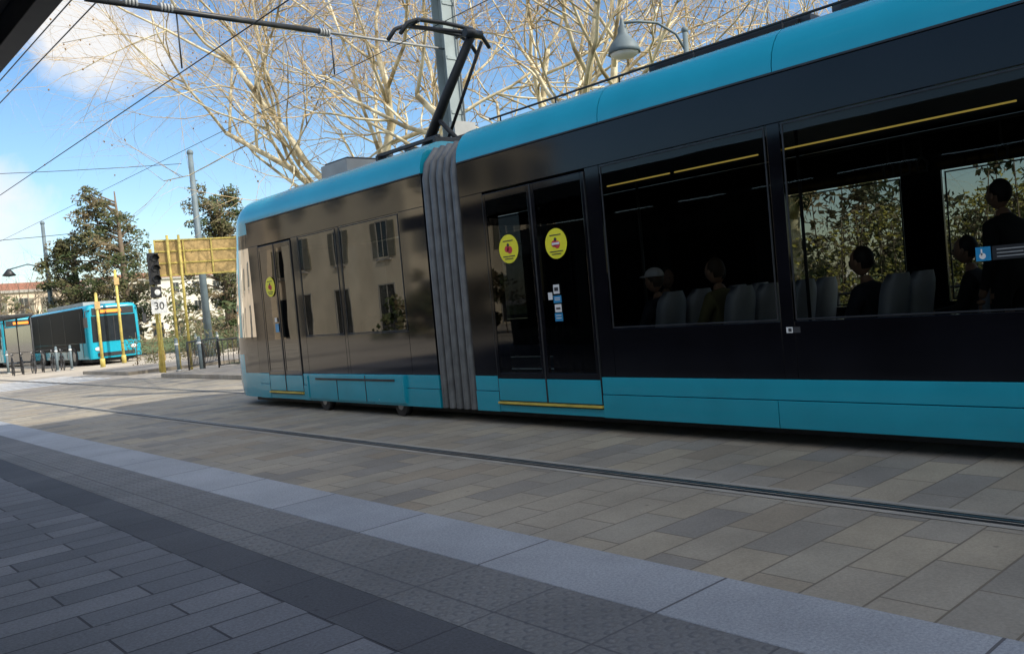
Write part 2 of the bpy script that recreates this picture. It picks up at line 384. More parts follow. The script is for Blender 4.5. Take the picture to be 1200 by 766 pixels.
def plan(t,ins=0,e=2/3.3,ly=LY):
    c=math.cos(t); s_=math.sin(t)
    x=(1.11-ins)*(abs(c)**e)*(1 if c>0 else -1); y=(ly-ins)*(abs(s_)**e)
    return x,y
for z in zs:
    r=[]
    for i in range(nT+1):
        t=math.pi*(1-i/nT); x,y=plan(t)
        if z<.4: y*=1-.07*(.4-z)/.23
        r.append((CX+x,YN+y*(1+yshift(z)/LY),z))
    rings.append(r)
cv=[(.002,3.26),(.022,3.35),(.065,3.44),(.13,3.52),(.21,3.575),(.30,3.61),(.40,3.625)]
for ins,z in cv:
    r=[]
    for i in range(nT+1):
        t=math.pi*(1-i/nT); x,y=plan(t,ins); r.append((CX+x,YN+y*(1+yshift(3.18+(z-3.18)*1.5)/LY),z))
    rings.append(r)
def kf(i,j):
    z=(rings[i][j][2]+rings[i+1][j][2])/2
    if z>3.0 or z<.59: return 'cyan'
    if z<.93: return 'cyan' if not (j<2 or j>nT-3) else 'fblack'
    if z<1.24: return 'fblack'
    if j in (2,nT-3): return 'cyan'
    return 'fglass' if z<2.8 else 'fblack'
b=MB(); b.loft(rings,'cyan',kf=kf); b.quad(rings[-1],'cyan')
for sgn in (-1,1):
    b.sph((CX+sgn*.72,YN+1.33,.8),(.12,.05,.07),'white',12,8)
b.obj("front_nose",tram)
b=MB(); b.box(CX-.9,CX+.9,YN+.1,YN+.45,.4,1.2,'int'); b.box(CX-.6,CX+.6,YN-.1,YN-.05,.36,2.7,'int'); b.obj("driver_desk",tram)
b=MB()
b.box(7.25,8.23,11.7,12.5,3.63,3.90,'grey'); b.box(7.30,8.18,11.75,12.45,3.90,3.94,'dark')
b.box(7.2,8.3,13.0,13.6,3.63,3.70,'dark')
for y in (9.2,10.6): b.box(7.1,8.4,y,y+.06,3.63,3.74,'dark')
b.box(7.15,7.2,9.2,10.7,3.72,3.77,'dark'); b.box(8.28,8.33,9.2,10.7,3.72,3.77,'dark')
for x in (7.25,8.2):
    for y in (9.3,10.5): b.cyl((x,y,3.62),(x,y,3.76),.05,n=10,k='grey')
y=5.6
while y>-6:
    b.box(7.16,8.32,y-1.8,y,3.63,3.74,'dark'); b.box(7.12,7.16,y-1.7,y-.1,3.65,3.72,'rubber'); y-=2.0
b.cyl((7.04,-6,3.72),(7.04,8.0,3.70),.014,n=6,k='rubber'); b.cyl((8.44,-6,3.72),(8.44,8,3.70),.014,n=6,k='rubber')
for i in range(15): b.cyl((7.04,-5.5+i*.95,3.60),(7.04,-5.5+i*.95,3.71),.012,n=6,k='rubber')
b.obj("roof_equipment",tram,bevel=.01)
b=MB()
b.tube([(7.74,10.3,3.76),(7.74,9.7,4.42),(7.74,9.0,5.12)],[.08,.07,.06],8,'rubber')
b.tube([(7.88,10.0,3.76),(7.86,8.95,5.02)],.025,6,'rubber')
b.tube([(7.4,10.3,3.78),(8.08,10.3,3.78)],.05,8,'dark'); b.tube([(7.74,9.3,3.8),(7.74,10.3,3.8)],.04,8,'dark'); b.tube([(7.74,9.5,3.78),(7.74,9.95,4.2)],.035,8,'rubber')
b.tube([(7.66,8.98,5.12),(7.25,9.7,5.36)],.028,6,'rubber'); b.tube([(7.82,8.98,5.12),(8.2,9.7,5.36)],.028,6,'rubber')
b.tube([(7.6,8.98,5.12),(7.88,8.98,5.12)],.06,8,'dark')
for y in (9.55,9.85):
    b.tube([(6.95,y,5.18),(7.08,y,5.34),(7.25,y,5.41),(7.74,y,5.43),(8.22,y,5.41),(8.40,y,5.34),(8.53,y,5.18)],.03,6,'dark')
for x in (7.25,8.2): b.cyl((x,9.5,5.38),(x,9.9,5.38),.02,n=6,k='dark')
b.obj("pantograph",tram)
b=MB()
def disc(x,y,z,r,k,o=0): b.cyl((x-.001-o,y,z),(x+.001-o,y,z),r,n=28,k=k)
xs=XN-.022
for (y,z) in ((7.38,2.06),(6.61,2.04),(13.41,2.04)):
    disc(xs,y,z,.165,'sticker')
    disc(xs,y-.02,z-.012,.042,'red',.003); disc(xs,y+.03,z+.0,.036,'red',.003); disc(xs,y+.005,z+.045,.02,'int',.003)
    if y<7: b.box(xs-.008,xs-.005,y-.055,y+.055,z-.012,z+.012,'white')
    b.box(xs-.005,xs-.003,y-.085,y+.085,z+.088,z+.098,'int'); b.box(xs-.005,xs-.003,y-.10,y+.10,z-.09,z-.08,'int'); b.box(xs-.005,xs-.003,y-.07,y+.07,z-.118,z-.108,'int')
def rs(y0,y1,z0,z1,k,o=0): b.box(xs-.001-o,xs+.001-o,y0,y1,z0,z1,k)
rs(6.62,6.71,1.50,1.60,'white'); rs(6.735,6.80,1.44,1.52,'white'); rs(6.60,6.72,1.40,1.48,'blue'); rs(6.61,6.71,1.30,1.385,'white'); rs(6.60,6.72,1.20,1.29,'blue')
for i,z in enumerate((1.23,1.26,1.43,1.45)): rs(6.62,6.70,z,z+.008,'white',.003)
rs(6.635,6.695,1.53,1.57,'int',.003); rs(6.625,6.69,1.33,1.35,'int',.003)
rs(13.28,13.36,1.45,1.52,'white'); rs(13.24,13.36,1.28,1.42,'blue')
x2=XN+.001
b.box(x2,x2+.002,2.30,2.40,1.46,1.56,'blue'); b.box(x2,x2+.002,1.98,2.29,1.46,1.56,'dark')
b.cyl((x2-.001,2.355,1.495),(x2,2.355,1.495),.022,n=14,k='white'); b.box(x2-.001,x2,2.355,2.365,1.50,1.545,'white')
b.box(x2-.001,x2,2.06,2.26,1.53,1.538,'grey'); b.box(x2-.001,x2,2.09,2.26,1.505,1.512,'grey'); b.box(x2-.001,x2,2.05,2.26,1.48,1.487,'grey')
b.box(XN-.003,XN-.001,3.89,3.95,.99,1.04,'white'); b.box(XN-.003,XN-.001,3.82,3.885,.99,1.04,'int'); b.box(XN-.005,XN-.003,3.90,3.93,1.0,1.03,'int')
b.obj("stickers",tram)
# ------------------------------------------------------------------ people
SKIN=mat("skin",(.36,.20,.13),.55)
def person(name,loc,rot,seated,cloth,trou,hair,cap=None,parent=tram):
    e=empty(name,loc,rot); e.parent=parent
    if seated:
        S=dict(pel=(0,0,.08),wai=(0,-.03,.24),che=(0,-.04,.42),nec=(0,-.02,.56),hd=(0,.01,.63))
        legs=lambda s:[((s*.10,.03,.06),.095,'t'),((s*.13,.44,.07),.065,'t'),((s*.13,.45,-.34),.045,'t'),((s*.14,.58,-.38),.04,'t')]
        hz=.74
    else:
        S=dict(pel=(0,0,.95),wai=(0,0,1.12),che=(0,-.01,1.30),nec=(0,0,1.45),hd=(0,.02,1.52))
        legs=lambda s:[((s*.10,0,.88),.095,'t'),((s*.11,.02,.50),.062,'t'),((s*.11,-.02,.10),.042,'t'),((s*.12,.12,.04),.04,'t')]
        hz=1.62
    z0=S['che'][2]
    P=[(S['pel'],.14,'c'),(S['wai'],.13,'c'),(S['che'],.145,'c'),(S['nec'],.055,'c'),(S['hd'],.05,'s')]; E=[(0,1),(1,2),(2,3),(3,4)]
    hands=[]
    for s in (-1,1):
        i=len(P)
        if seated: ch=[((s*.17,-.04,z0+.06),.075,'c'),((s*.24,.03,z0-.18),.052,'c'),((s*.13,.26,z0-.22),.038,'c'),((s*.10,.33,z0-.23),.03,'s')]; hd=Vector((-s*.3,.9,-.1))
        else: ch=[((s*.17,0,z0+.06),.075,'c'),((s*.23,-.02,z0-.20),.05,'c'),((s*.22,.06,z0-.44),.036,'c'),((s*.22,.09,z0-.51),.03,'s')]; hd=Vector((0,.2,-1))
        P+=ch; E+=[(2,i),(i,i+1),(i+1,i+2),(i+2,i+3)]; hands.append((Vector(ch[-1][0]),hd.normalized(),s))
        i=len(P); P+=legs(s); E+=[(0,i),(i,i+1),(i+1,i+2),(i+2,i+3)]
    me=bpy.data.meshes.new("body"); me.from_pydata([p[0] for p in P],E,[]); o=bpy.data.objects.new("body",me); COL.objects.link(o)
    sk=o.modifiers.new("s",'SKIN'); sv=me.skin_vertices[0].data
    for i,p in enumerate(P): sv[i].radius=(p[1]*(1.15 if i<3 else 1),p[1]*(.85 if i<3 else 1)); sv[i].use_root=(i==0)
    ss=o.modifiers.new("u",'SUBSURF'); ss.levels=2; ss.render_levels=2
    dg=bpy.context.evaluated_depsgraph_get(); m2=bpy.data.meshes.new_from_object(o.evaluated_get(dg)); o.modifiers.clear(); o.data=m2
    m2.materials.clear()
    for mm in (cloth,trou,SKIN): m2.materials.append(mm)
    segs=[(Vector(P[a][0]),Vector(P[c][0]),P[c][2]) for a,c in E]
    for pl in m2.polygons:
        c=pl.center; best=9;lab='c'
        for a,c2,lb in segs:
            q,t=intersect_point_line(c,a,c2); t=min(1,max(0,t)); d=(a+(c2-a)*t-c).length
            if d<best: best=d;lab=lb
        pl.material_index={'c':0,'t':1,'s':2}[lab]; pl.use_smooth=True
    o.parent=e
    M['_skin']=SKIN; M['_hair']=hair; M['_cap']=cap or hair
    h=MB(); hc=Vector((0,S['hd'][1]+.02,hz))
    def hf(d,q):
        if d.z<0: q.x*=1-.28*d.z*d.z; q.y*=1-.12*d.z*d.z
        if d.y>.85 and abs(d.x)<.25 and -.35<d.z<.1: q.y+=.022
        return q
    h.sph(hc,(.076,.095,.118),'_skin',20,14,hf)
    h.sph(hc+Vector((0,-.014,.022)),(.086,.096,.112),'_hair',18,12,lambda d,q:(Vector((q.x,q.y*(1 if d.y<.2 else .72),q.z)) if d.z>-.35 or d.y<0 else Vector((q.x*.6,-.02,q.z*.3))))
    for s in (-1,1):
        h.sph(hc+Vector((s*.078,0,-.01)),(.012,.022,.032),'_skin',8,6); h.sph(hc+Vector((s*.03,.086,.005)),(.012,.01,.007),'_hair',8,6)
    h.sph(hc+Vector((0,.088,-.055)),(.024,.008,.007),'_skin',8,6)
    if cap:
        h.sph(hc+Vector((0,-.01,.055)),(.092,.105,.085),'_cap',18,10,lambda d,q:Vector((q.x,q.y,max(q.z,-.01)))); h.sph(hc+Vector((0,.10,.05)),(.07,.07,.012),'_cap',14,6)
    for (p,d,s) in hands:
        sd=d.orthogonal().normalized()
        if abs(d.z)<.7: sd=Vector((1,0,0))
        h.sph(p+d*.03,(.036,.036,.022),'_skin',10,8)
        for f_ in range(4):
            l=[.065,.075,.07,.055][f_]; q0=p+d*.05+sd*((f_-1.5)*.019); nn=d.cross(sd)*(-.02 if f_%2 else -.024)
            h.tube([q0,q0+d*l*.55,q0+d*l*.85+nn],[.009,.008,.006],6,'_skin')
        h.tube([p+d*.01-sd*.03,p+d*.04-sd*.055,p+d*.065-sd*.055],[.011,.01,.007],6,'_skin')
    h.obj("head_and_hands",e)
    return e
navy=mat("cloth_navy",(.02,.022,.035),.9); blk=mat("cloth_black",(.012,.012,.014),.9); olive=mat("cloth_olive",(.16,.14,.06),.9); redc=mat("cloth_red",(.25,.03,.03),.9); beige=mat("cloth_beige",(.30,.25,.18),.9); jean=mat("cloth_jean",(.03,.05,.1),.9)
hb=mat("hair_dark",(.012,.009,.007),.7); hbr=mat("hair_brown",(.06,.035,.02),.7); capw=mat("cap_white",(.6,.58,.6),.8)
person("seated_passenger",(6.97,5.58,.80),0,True,navy,jean,hbr,capw)
person("seated_passenger",(6.98,4.85,.84),-.05,True,olive,blk,hbr)
person("seated_passenger",(8.1,5.6,.82),0,True,redc,blk,hb)
person("seated_passenger",(8.3,6.5,.82),2.9,True,navy,blk,hb)
person("seated_passenger",(6.99,3.40,.80),-.1,True,navy,blk,hb)
person("seated_passenger",(8.08,2.98,.82),.1,True,blk,blk,hb)
person("seated_passenger",(8.5,2.2,.82),0,True,beige,jean,hbr)
person("standing_passenger",(7.7,2.55,.36),-.3,False,blk,blk,hb)
person("seated_passenger",(7.42,2.1,.84),-.1,True,navy,blk,hb)
person("seated_passenger",(6.98,10.2,.82),0,True,redc,jean,hbr)
# ------------------------------------------------------------------ overhead line
mast=empty("catenary_mast",(10.2,12.6,0))
b=MB(); b.box(-.17,.17,-.15,-.135,0,9.5,'pole'); b.box(-.17,.17,.135,.15,0,9.5,'pole'); b.box(-.012,.012,-.134,.134,0,9.5,'pole')
for z in range(1,10): b.box(-.15,.15,-.165,-.151,z-.03,z+.03,'pole')
b.box(-.3,.3,-.3,.3,0,.25,'concrete'); b.obj("h_beam",mast)
b=MB(); b.tube([(-2.5,0,6.17),(-6.3,0,6.12)],.045,8,'dark'); b.tube([(0,0,6.2),(-2.5,0,6.17)],.022,6,'grey'); b.tube([(-.1,0,8.6),(-3.0,0,6.2)],.012,6,'grey'); b.tube([(-.1,0,9.2),(-5.8,0,6.16)],.01,6,'grey')
for x in (-2.5,-5.1,-5.6):
    for q in range(4): b.cyl((x-.05*q,0,6.16),(x-.05*q-.03,0,6.16),.065,n=12,k='grey')
b.tube([(-5.04,0,6.1),(-5.04,0,5.3)],.012,6,'dark'); b.tube([(-2.46,0,6.1),(-2.46,0,5.48)],.012,6,'dark')
b.box(-.25,.25,-.32,-.17,4.2,4.8,'grey'); b.tube([(-.08,-.2,0),(-.08,-.2,4.2)],.03,6,'grey'); b.tube([(.1,-.2,4.8),(.1,-.2,9)],.02,6,'grey'); b.obj("cantilever_arm",mast)
b=MB()
def wire(a,c,r=.009,sag=0):
    a=Vector(a);c=Vector(c);pts=[a.lerp(c,i/12)-Vector((0,0,sag*4*(i/12)*(1-i/12))) for i in range(13)]; b.tube(pts,r,5,'rubber')
wire((5.16,-20,5.25),(5.16,90,5.25)); wire((7.74,-20,5.46),(7.74,90,5.46),.006); wire((4.0,-10,6.4),(4.0,80,6.4),.011); wire((4.3,-10,6.4),(4.3,80,6.3),.011)
wire((15.7,39.5,9.0),(-14,42,8.2),.014,.5); wire((17,60,8.2),(-14,60,7.6),.02,.6)
wire((10.2,12.6,9.0),(17,-20,9.0),.010,.4)
b.obj("overhead_wires")
# ------------------------------------------------------------------ street lamp
sl=empty("street_lamp",(14.2,10.15,-.22))
b=MB(); b.cyl((0,0,0),(0,0,6.6),.08,.05,12,'pole2'); b.cyl((0,0,0),(0,0,1),.12,.1,12,'pole2'); b.sph((0,0,6.62),.07,'pole2')
b.tube([(0,0,6.2),(-.15,.1,6.55),(-.45,.3,6.78),(-.8,.5,6.82),(-1.1,.62,6.78)],.028,8,'pole2'); b.obj("post",sl)
b=MB(); c=(-1.12,.63)
prof=[(.03,6.84),(.05,6.74),(.09,6.68),(.10,6.58),(.15,6.5),(.25,6.38),(.30,6.28),(.315,6.20),(.29,6.20)]
b.loft([[(c[0]+r*math.cos(2*math.pi*i/20),c[1]+r*math.sin(2*math.pi*i/20),z) for i in range(20)] for r,z in prof],'pole2',True)
b.sph((c[0],c[1],6.20),(.28,.28,.10),'white',16,8); b.cyl((c[0],c[1],6.8),(c[0],c[1],6.92),.03,n=8,k='grey'); b.obj("bell_lantern",sl)
def pole_at(name,x,y,h,r,arm=None):
    e=empty(name,(x,y,0)); b=MB(); b.cyl((0,0,0),(0,0,h),r,r*.6,12,'pole2'); b.cyl((0,0,0),(0,0,.8),r*1.4,r*1.3,12,'pole2')
    b.sph((0,0,h),r*.8,'pole2')
    if arm:
        b.tube([(0,0,h-2.9),(arm[0]*.5,arm[1]*.5,h-2.6),(arm[0],arm[1],h-2.9)],.05,6,'pole2')
        b.loft([[(arm[0]+q*math.cos(i*.628),arm[1]+q*math.sin(i*.628),z-1.1) for i in range(10)] for q,z in ((.05,h-1.75),(.15,h-1.85),(.4,h-2.15),(.35,h-2.2),(.02,h-2.25))],'dark',True)
    b.obj("post",e); return e
pole_at("utility_pole",15.9,38.9,9.4,.19)
pole_at("street_lamp",15.0,61.5,9.0,.18,(-2.2,0))
sg=empty("direction_sign",(12.3,30.3,0))
b=MB(); R=Matrix.Rotation(math.radians(-12),4,'Z')
b.box(-1.42,1.42,-.02,.02,3.35,4.58,'board',R)
for z in (3.33,3.76,4.17,4.56): b.box(-1.45,1.45,-.05,-.021,z,z+.05,'yelpole',R)
for x in (-1.45,1.41,-.5,.45): b.box(x,x+.05,-.07,-.051,3.33,4.61,'yelpole',R)
b.obj("panel",sg)
b=MB()
for x in (-1.0,-.62): b.tube([R@Vector((x,-.13,0)),R@Vector((x,-.13,4.75))],.05,8,'yelpole')
b.obj("posts",sg)
tl=empty("traffic_light",(10.75,30.6,0))
b=MB(); b.cyl((0,0,0),(0,0,4.3),.055,n=10,k='yelpole'); b.obj("post",tl)
b=MB(); b.box(-.16,.16,-.30,-.05,3.05,4.15,'rubber')
for i in range(3):
    z=3.95-.36*i; b.cyl((0,-.30,z),(0,-.33,z),.115,n=16,k='dark')
    b.loft([[(.13*math.cos(t),yy,z+.13*math.sin(t)) for t in [math.radians(a) for a in range(-10,191,20)]] for yy in (-.3,-.48)],'rubber')
b.box(-.15,.15,-.3,-.06,2.6,2.98,'rubber')
b.cyl((0,-.3,2.78),(0,-.33,2.78),.1,n=14,k='white'); b.obj("signal_head",tl,bevel=.02)
sp=empty("speed_limit_sign",(10.72,30.2,0)); b=MB(); b.box(-.26,.26,-.02,0,2.05,2.55,'white'); b.cyl((0,.04,0),(0,.04,2.5),.03,n=8,k='yelpole'); b.obj("plate",sp)
text("30",.36,(0,-.03,2.3),(math.pi/2,0,0),'rubber',sp,"numerals")
def ypole(x,y,h,name="yellow_post"):
    e=empty(name,(x,y,0)); b=MB(); b.cyl((0,0,0),(0,0,h),.07,.065,10,'yelpole'); b.cyl((0,0,0),(0,0,.4),.11,.11,10,'yelpole'); b.sph((0,0,h),.07,'yelpole',8,6)
    b.box(-.12,.12,-.1,-.08,h-.7,h-.35,'board'); b.obj("post",e)
ypole(12.3,42.6,3.4); ypole(14.0,45.0,4.6); ypole(10.9,31.0,1.1)
def bollard(x,y,h=1.1):
    e=empty("bollard",(x,y,0)); b=MB(); b.cyl((0,0,0),(0,0,h),.06,.055,12,'pole2'); b.sph((0,0,h),.06,'pole2',10,6); b.cyl((0,0,h-.2),(0,0,h-.13),.066,n=12,k='white'); b.cyl((0,0,0),(0,0,.06),.1,n=12,k='grey'); b.obj("post",e)
for x,y in ((10.6,43.5),(11.2,43.5),(11.1,30.0),(11.3,28.5),(16.5,42),(17.6,42),(9.5,48),(8.6,48)): bollard(x,y)
e=empty("guard_rail",(10.7,28.0,0)); b=MB()
def rr(x0,y0,x1,y1,h=1.0):
    b.tube([(x0,y0,0),(x0,y0,h-.05),(x0+.03*(x1-x0),y0+.03*(y1-y0),h),(x1-.03*(x1-x0),y1-.03*(y1-y0),h),(x1,y1,h-.05),(x1,y1,0)],.028,8,'dark')
    b.tube([(x0,y0,.2),(x1,y1,.2)],.018,6,'dark')
    for i in range(1,10): t=i/10; b.cyl((x0+t*(x1-x0),y0+t*(y1-y0),.2),(x0+t*(x1-x0),y0+t*(y1-y0),h),.012,n=5,k='dark')
rr(0,0,1.0,1.3); rr(1.1,1.45,2.3,3.0); rr(.5,-1.2,2.2,-1.2)
b.obj("rails",e)
e=empty("park_fence",(13.4,0,0)); b=MB()
for i in range(-8,26): b.cyl((0,i*1.0,0),(0,i*1.0,1.1),.03,n=6,k='dark')
for z in (1.08,.85,.5,.25): b.cyl((0,-8,z),(0,25,z),.025,n=6,k='dark')
b.obj("rails",e)
# ------------------------------------------------------------------ bus
def bus(x,y,rot=0):
    e=empty("city_bus",(x,y,0),rot); W=1.27; Ln=12
    b=MB()
    def ring(y,ins,z0=.32,z1=3.05):
        w=W-ins
        return [(-w,y,z0),(-w,y,2.0),(-w+.03,y,2.8-ins*.5),(-w+.16,y,z1-ins-.04),(-w+.4,y,z1-ins),(w-.4,y,z1-ins),(w-.16,y,z1-ins-.04),(w-.03,y,2.8-ins*.5),(w,y,2.0),(w,y,z0)]
    rs_=[ring(0.0,.16),ring(.03,.08),ring(.12,.02),ring(.3,0),ring(Ln-.3,0),ring(Ln-.05,.05),ring(Ln,.12)]
    b.loft(rs_,'cyan'); b.quad(rs_[0],'cyan'); b.quad(rs_[-1],'cyan')
    b.obj("body",e)
    b=MB()
    b.quad([(-1.08,-.012,1.15),(1.08,-.012,1.15),(1.05,-.012,2.45),(-1.05,-.012,2.45)],'win'); b.box(-1.0,1.0,-.02,-.01,2.50,2.85,'rubber'); b.box(-.6,.4,-.026,-.02,2.60,2.75,'orange')
    b.box(-.9,.9,-.03,-.01,.42,.6,'dark'); b.box(-.02,.02,-.025,-.013,1.15,2.45,'dark')
    for s in (-1,1):
        b.sph((s*.85,-.02,.8),(.17,.04,.1),'white',12,8); b.tube([(s*1.1,0,2.75),(s*1.38,-.25,2.7),(s*1.42,-.3,2.3)],.03,6,'rubber'); b.box(s*1.42-.09,s*1.42+.09,-.34,-.28,1.9,2.4,'rubber')
        b.box(s*(W+.014),s*(W-.01),.5,Ln-.4,1.15,2.9,'buswin'); b.box(s*(W+.016),s*(W-.01),1.6,Ln-.4,.75,1.14,'buswin')
        for q in (1.0,4.0,6.6,9.3): b.box(s*(W+.022),s*(W+.0145),q,q+.05,.4,2.72,'dark')
        for q in (2.6,8.9):
            b.cyl((s*(W-.28),q,.48),(s*(W+.03),q,.48),.48,n=24,k='rubber'); b.cyl((s*(W+.03),q,.48),(s*(W+.045),q,.48),.26,n=20,k='steel')
    b.box(-.8,.8,2,9,3.05,3.25,'grey'); b.box(-1.1,1.1,.3,11.7,.15,.34,'rubber')
    b.obj("fittings",e)
bus(14.0,46.0); bus(13.0,60.0,-.05)
e=empty("bus_shelter",(9.4,50,0)); b=MB()
b.box(-1.0,1.2,-3,3,2.7,2.85,'dark')
for x in (-.9,1.1):
    for y in (-2.9,0,2.9): b.cyl((x,y,0),(x,y,2.7),.05,n=8,k='dark')
b.box(1.08,1.12,-2.8,2.8,.3,2.3,'win'); b.box(.6,.95,-1.5,1.5,.42,.47,'dark'); b.obj("frame",e,bevel=.02)
def bike(x,y,rot):
    e=empty("bicycle",(x,y,0),rot); b=MB()
    for cx in (-.52,.52):
        b.tube([(cx+.33*math.cos(t*.3142),0,.34+.33*math.sin(t*.3142)) for t in range(21)],.018,5,'rubber')
        for t in range(8): b.cyl((cx,0,.34),(cx+.33*math.cos(t*.785),0,.34+.33*math.sin(t*.785)),.004,n=3,k='steel')
    A=(-.52,0,.34);B_=(-.12,0,.32);C=(-.2,0,.8);D=(.36,0,.82);F=(.52,0,.34)
    for p,q in ((A,B_),(A,C),(B_,C),(C,D),(B_,D),(D,F)): b.cyl(p,q,.018,n=6,k='dark')
    b.cyl(D,(.33,0,1.0),.015,n=6,k='steel'); b.tube([(.2,-.28,1.0),(.33,-.1,1.02),(.33,.1,1.02),(.2,.28,1.0)],.014,6,'rubber'); b.cyl(C,(-.23,0,.92),.014,n=6,k='steel'); b.sph((-.23,0,.94),(.13,.07,.03),'rubber',8,6)
    b.obj("frame",e)
for i in range(6): bike(9.0+i*.42,44.5+.15*(i%2),1.4+.1*random.random())
# ------------------------------------------------------------------ canopy + added dark wall for the tram to reflect
e=empty("platform_canopy",(0,0,0)); b=MB()
b.box(-3.5,1.29,-8,17,3.42,3.55,'dark'); b.box(1.3,1.42,-8,17,3.28,3.60,'dark')
for i in range(12): b.box(-3.4,1.29,-7.5+i*2,-7.4+i*2,3.30,3.419,'dark')
for y in (-6,1.5,14): b.box(-2.2,-2.0,y-.1,y+.1,.1,3.42,'dark')
b.obj("frame",e,bevel=.005)
e=empty("platform_kiosk",(-3.6,2,0)); b=MB(); b.box(-1.6,0,0,17,.1,3.41,'dark')  # unseen wall, added to keep reflections in the rear car dark
for i in range(6): b.box(.001,.03,i*2.8+.3,i*2.8+2.6,.6,2.7,'buswin'); b.box(.031,.05,i*2.8+.3,i*2.8+.36,.6,2.7,'dark')
b.obj("walls",e)
# ------------------------------------------------------------------ buildings
def building(name,x,y,w,d,h,wall,face,floors,bays,roofh=1.5,rot=0):
    e=empty(name,(x,y,0),rot); b=MB(); b.box(0,w,0,d,0,h,wall); b.box(-.3,w+.3,-.3,d+.3,h,h+.35,'concrete'); b.obj("walls",e)
    b=MB(); top=[(w*.25,d*.25,h+roofh),(w*.75,d*.25,h+roofh),(w*.75,d*.75,h+roofh),(w*.25,d*.75,h+roofh)]
    b.loft([[(-.25,-.25,h+.351),(w+.25,-.25,h+.351),(w+.25,d+.25,h+.351),(-.25,d+.25,h+.351)],top],'rooft',True,False); b.quad(top,'rooft'); b.obj("roof",e)
    b=MB(); fh=h/floors
    for f in face:
        Lf= d if f in 'EW' else w; nb=bays[0] if f in 'EW' else bays[1]
        def bx(a0,a1,za,zb,o0,o1,k):
            if f=='E': b.box(w+o0,w+o1,a0,a1,za,zb,k)
            elif f=='W': b.box(-o1,-o0,a0,a1,za,zb,k)
            elif f=='S': b.box(a0,a1,-o1,-o0,za,zb,k)
            else: b.box(a0,a1,d+o0,d+o1,za,zb,k)
        for i in range(nb):
            c=(i+.5)*Lf/nb
            for j in range(floors):
                z0=j*fh+(.9 if j else .1); z1=j*fh+fh*.8; hw=.55 if j else .9
                bx(c-hw,c+hw,z0,z1,-.05,.012,'win'); bx(c-hw-.08,c-hw,z0-.1,z1+.08,0.,.06,'concrete'); bx(c+hw,c+hw+.08,z0-.1,z1+.08,0.,.06,'concrete')
                bx(c-hw,c+hw,z1,z1+.08,0,.058,'concrete'); bx(c-hw-.2,c+hw+.2,z0-.22,z0-.101,0,.14,'concrete'); bx(c-.03,c+.03,z0,z1,.013,.04,'concrete')
                if j and wall!='stucco3': bx(c-hw-.62,c-hw-.085,z0,z1,.01,.07,'shutter'); bx(c+hw+.085,c+hw+.62,z0,z1,.01,.07,'shutter')
    b.obj("windows",e)
building("apartment_building",1.5,-28,19,16,25.5,'stucco3','NE',8,(5,5))  # unseen block behind the camera, placed and sized to shade platform and track
building("beige_house",-27,40,12,15,11,'stucco','ESN',3,(3,4))
building("beige_house",-27,57.5,12,26,14,'stucco2','ESN',4,(4,4))
building("apartment_building",-28,86,16,40,17,'stucco3','ESN',5,(9,5))
building("beige_house",-4,130,22,14,9,'stucco','SE',3,(4,7))
building("beige_house",20,128,16,14,8,'stucco2','SE',2,(4,5))
building("apartment_building",40,150,40,16,10,'stucco3','SW',3,(4,11))
# ------------------------------------------------------------------ trees
def gen_tree(seed,h_fork=3.2,r0=.42,levels=5,limb=4.6,kids=(4,5,5,5,4),twig='twig',bark_='bark',balls=True,spread=.8):
    rnd=random.Random(seed); b=MB()
    def rv(): return Vector((rnd.uniform(-1,1),rnd.uniform(-1,1),rnd.uniform(-1,1)))
    def grow(p,d,r,Lg,lev):
        n=6 if lev<2 else (5 if lev<4 else 3)
        pts=[p.copy()];rs=[r]; q=p.copy(); dd=d.copy()
        rt=r*(.45 if lev<levels else .3)
        for i in range(n):
            up=.10 if lev<3 else (.02 if lev<5 else -.10)
            dd=(dd+rv()*(.26 if lev else .08)+Vector((0,0,up))).normalized(); q=q+dd*(Lg/n); pts.append(q.copy()); rs.append(r+(rt-r)*(i+1)/n)
        sides=10 if lev==0 else (8 if lev==1 else (6 if lev==2 else (4 if lev==3 else 3)))
        b.tube(pts,rs,sides,bark_ if lev<4 else twig)
        if lev>=levels:
            if balls and rnd.random()<.12: b.sph(pts[-1],.028,'ball',4,3)
            return
        nk=kids[lev]+rnd.choice((-1,0,1) if lev else (0,))
        for i in range(nk):
            if lev==0: t=1.0-.12*(i%2)
            else: t=rnd.uniform(.3,1.0) if i<nk-1 else 1.0
            idx=t*n; i0=min(int(idx),n-1); pp=pts[i0].lerp(pts[i0+1],idx-i0); rr_=rs[i0]+(rs[i0+1]-rs[i0])*(idx-i0)
            dl=(pts[i0+1]-pts[i0]).normalized()
            if lev==0:
                a=2*math.pi*i/nk+rnd.uniform(-.4,.4); nd=Vector((math.cos(a)*spread,math.sin(a)*spread,1.0)).normalized()
            else:
                side=rv(); side=(side-dl*side.dot(dl)).normalized(); nd=(dl*rnd.uniform(.55,1.0)+side*rnd.uniform(.5,.95)).normalized()
            grow(pp,nd,rr_*rnd.uniform(.54,.76),Lg*rnd.uniform(.62,.82) if lev else limb*rnd.uniform(.85,1.15),lev+1)
    grow(Vector((0,0,0)),Vector((0,0,1)),r0,h_fork,0)
    return b
T1=gen_tree(3,3.4,.44,5,5.6,(5,6,5,5,5),spread=1.1); o1=T1.obj("plane_tree",None,(14.3,20.6,0),0.4)
T2=gen_tree(11,3.6,.44,5,5.6,(5,5,5,5,4),spread=.9); o2=T2.obj("plane_tree",None,(16.5,16.0,0),1.0)
def inst(o,x,y,rot,s,name="plane_tree"):
    n=bpy.data.objects.new(name,o.data); COL.objects.link(n); n.location=(x,y,0); n.rotation_euler[2]=rot; n.scale=(s,s,s)
inst(o2,25,14.5,2.2,1.0)
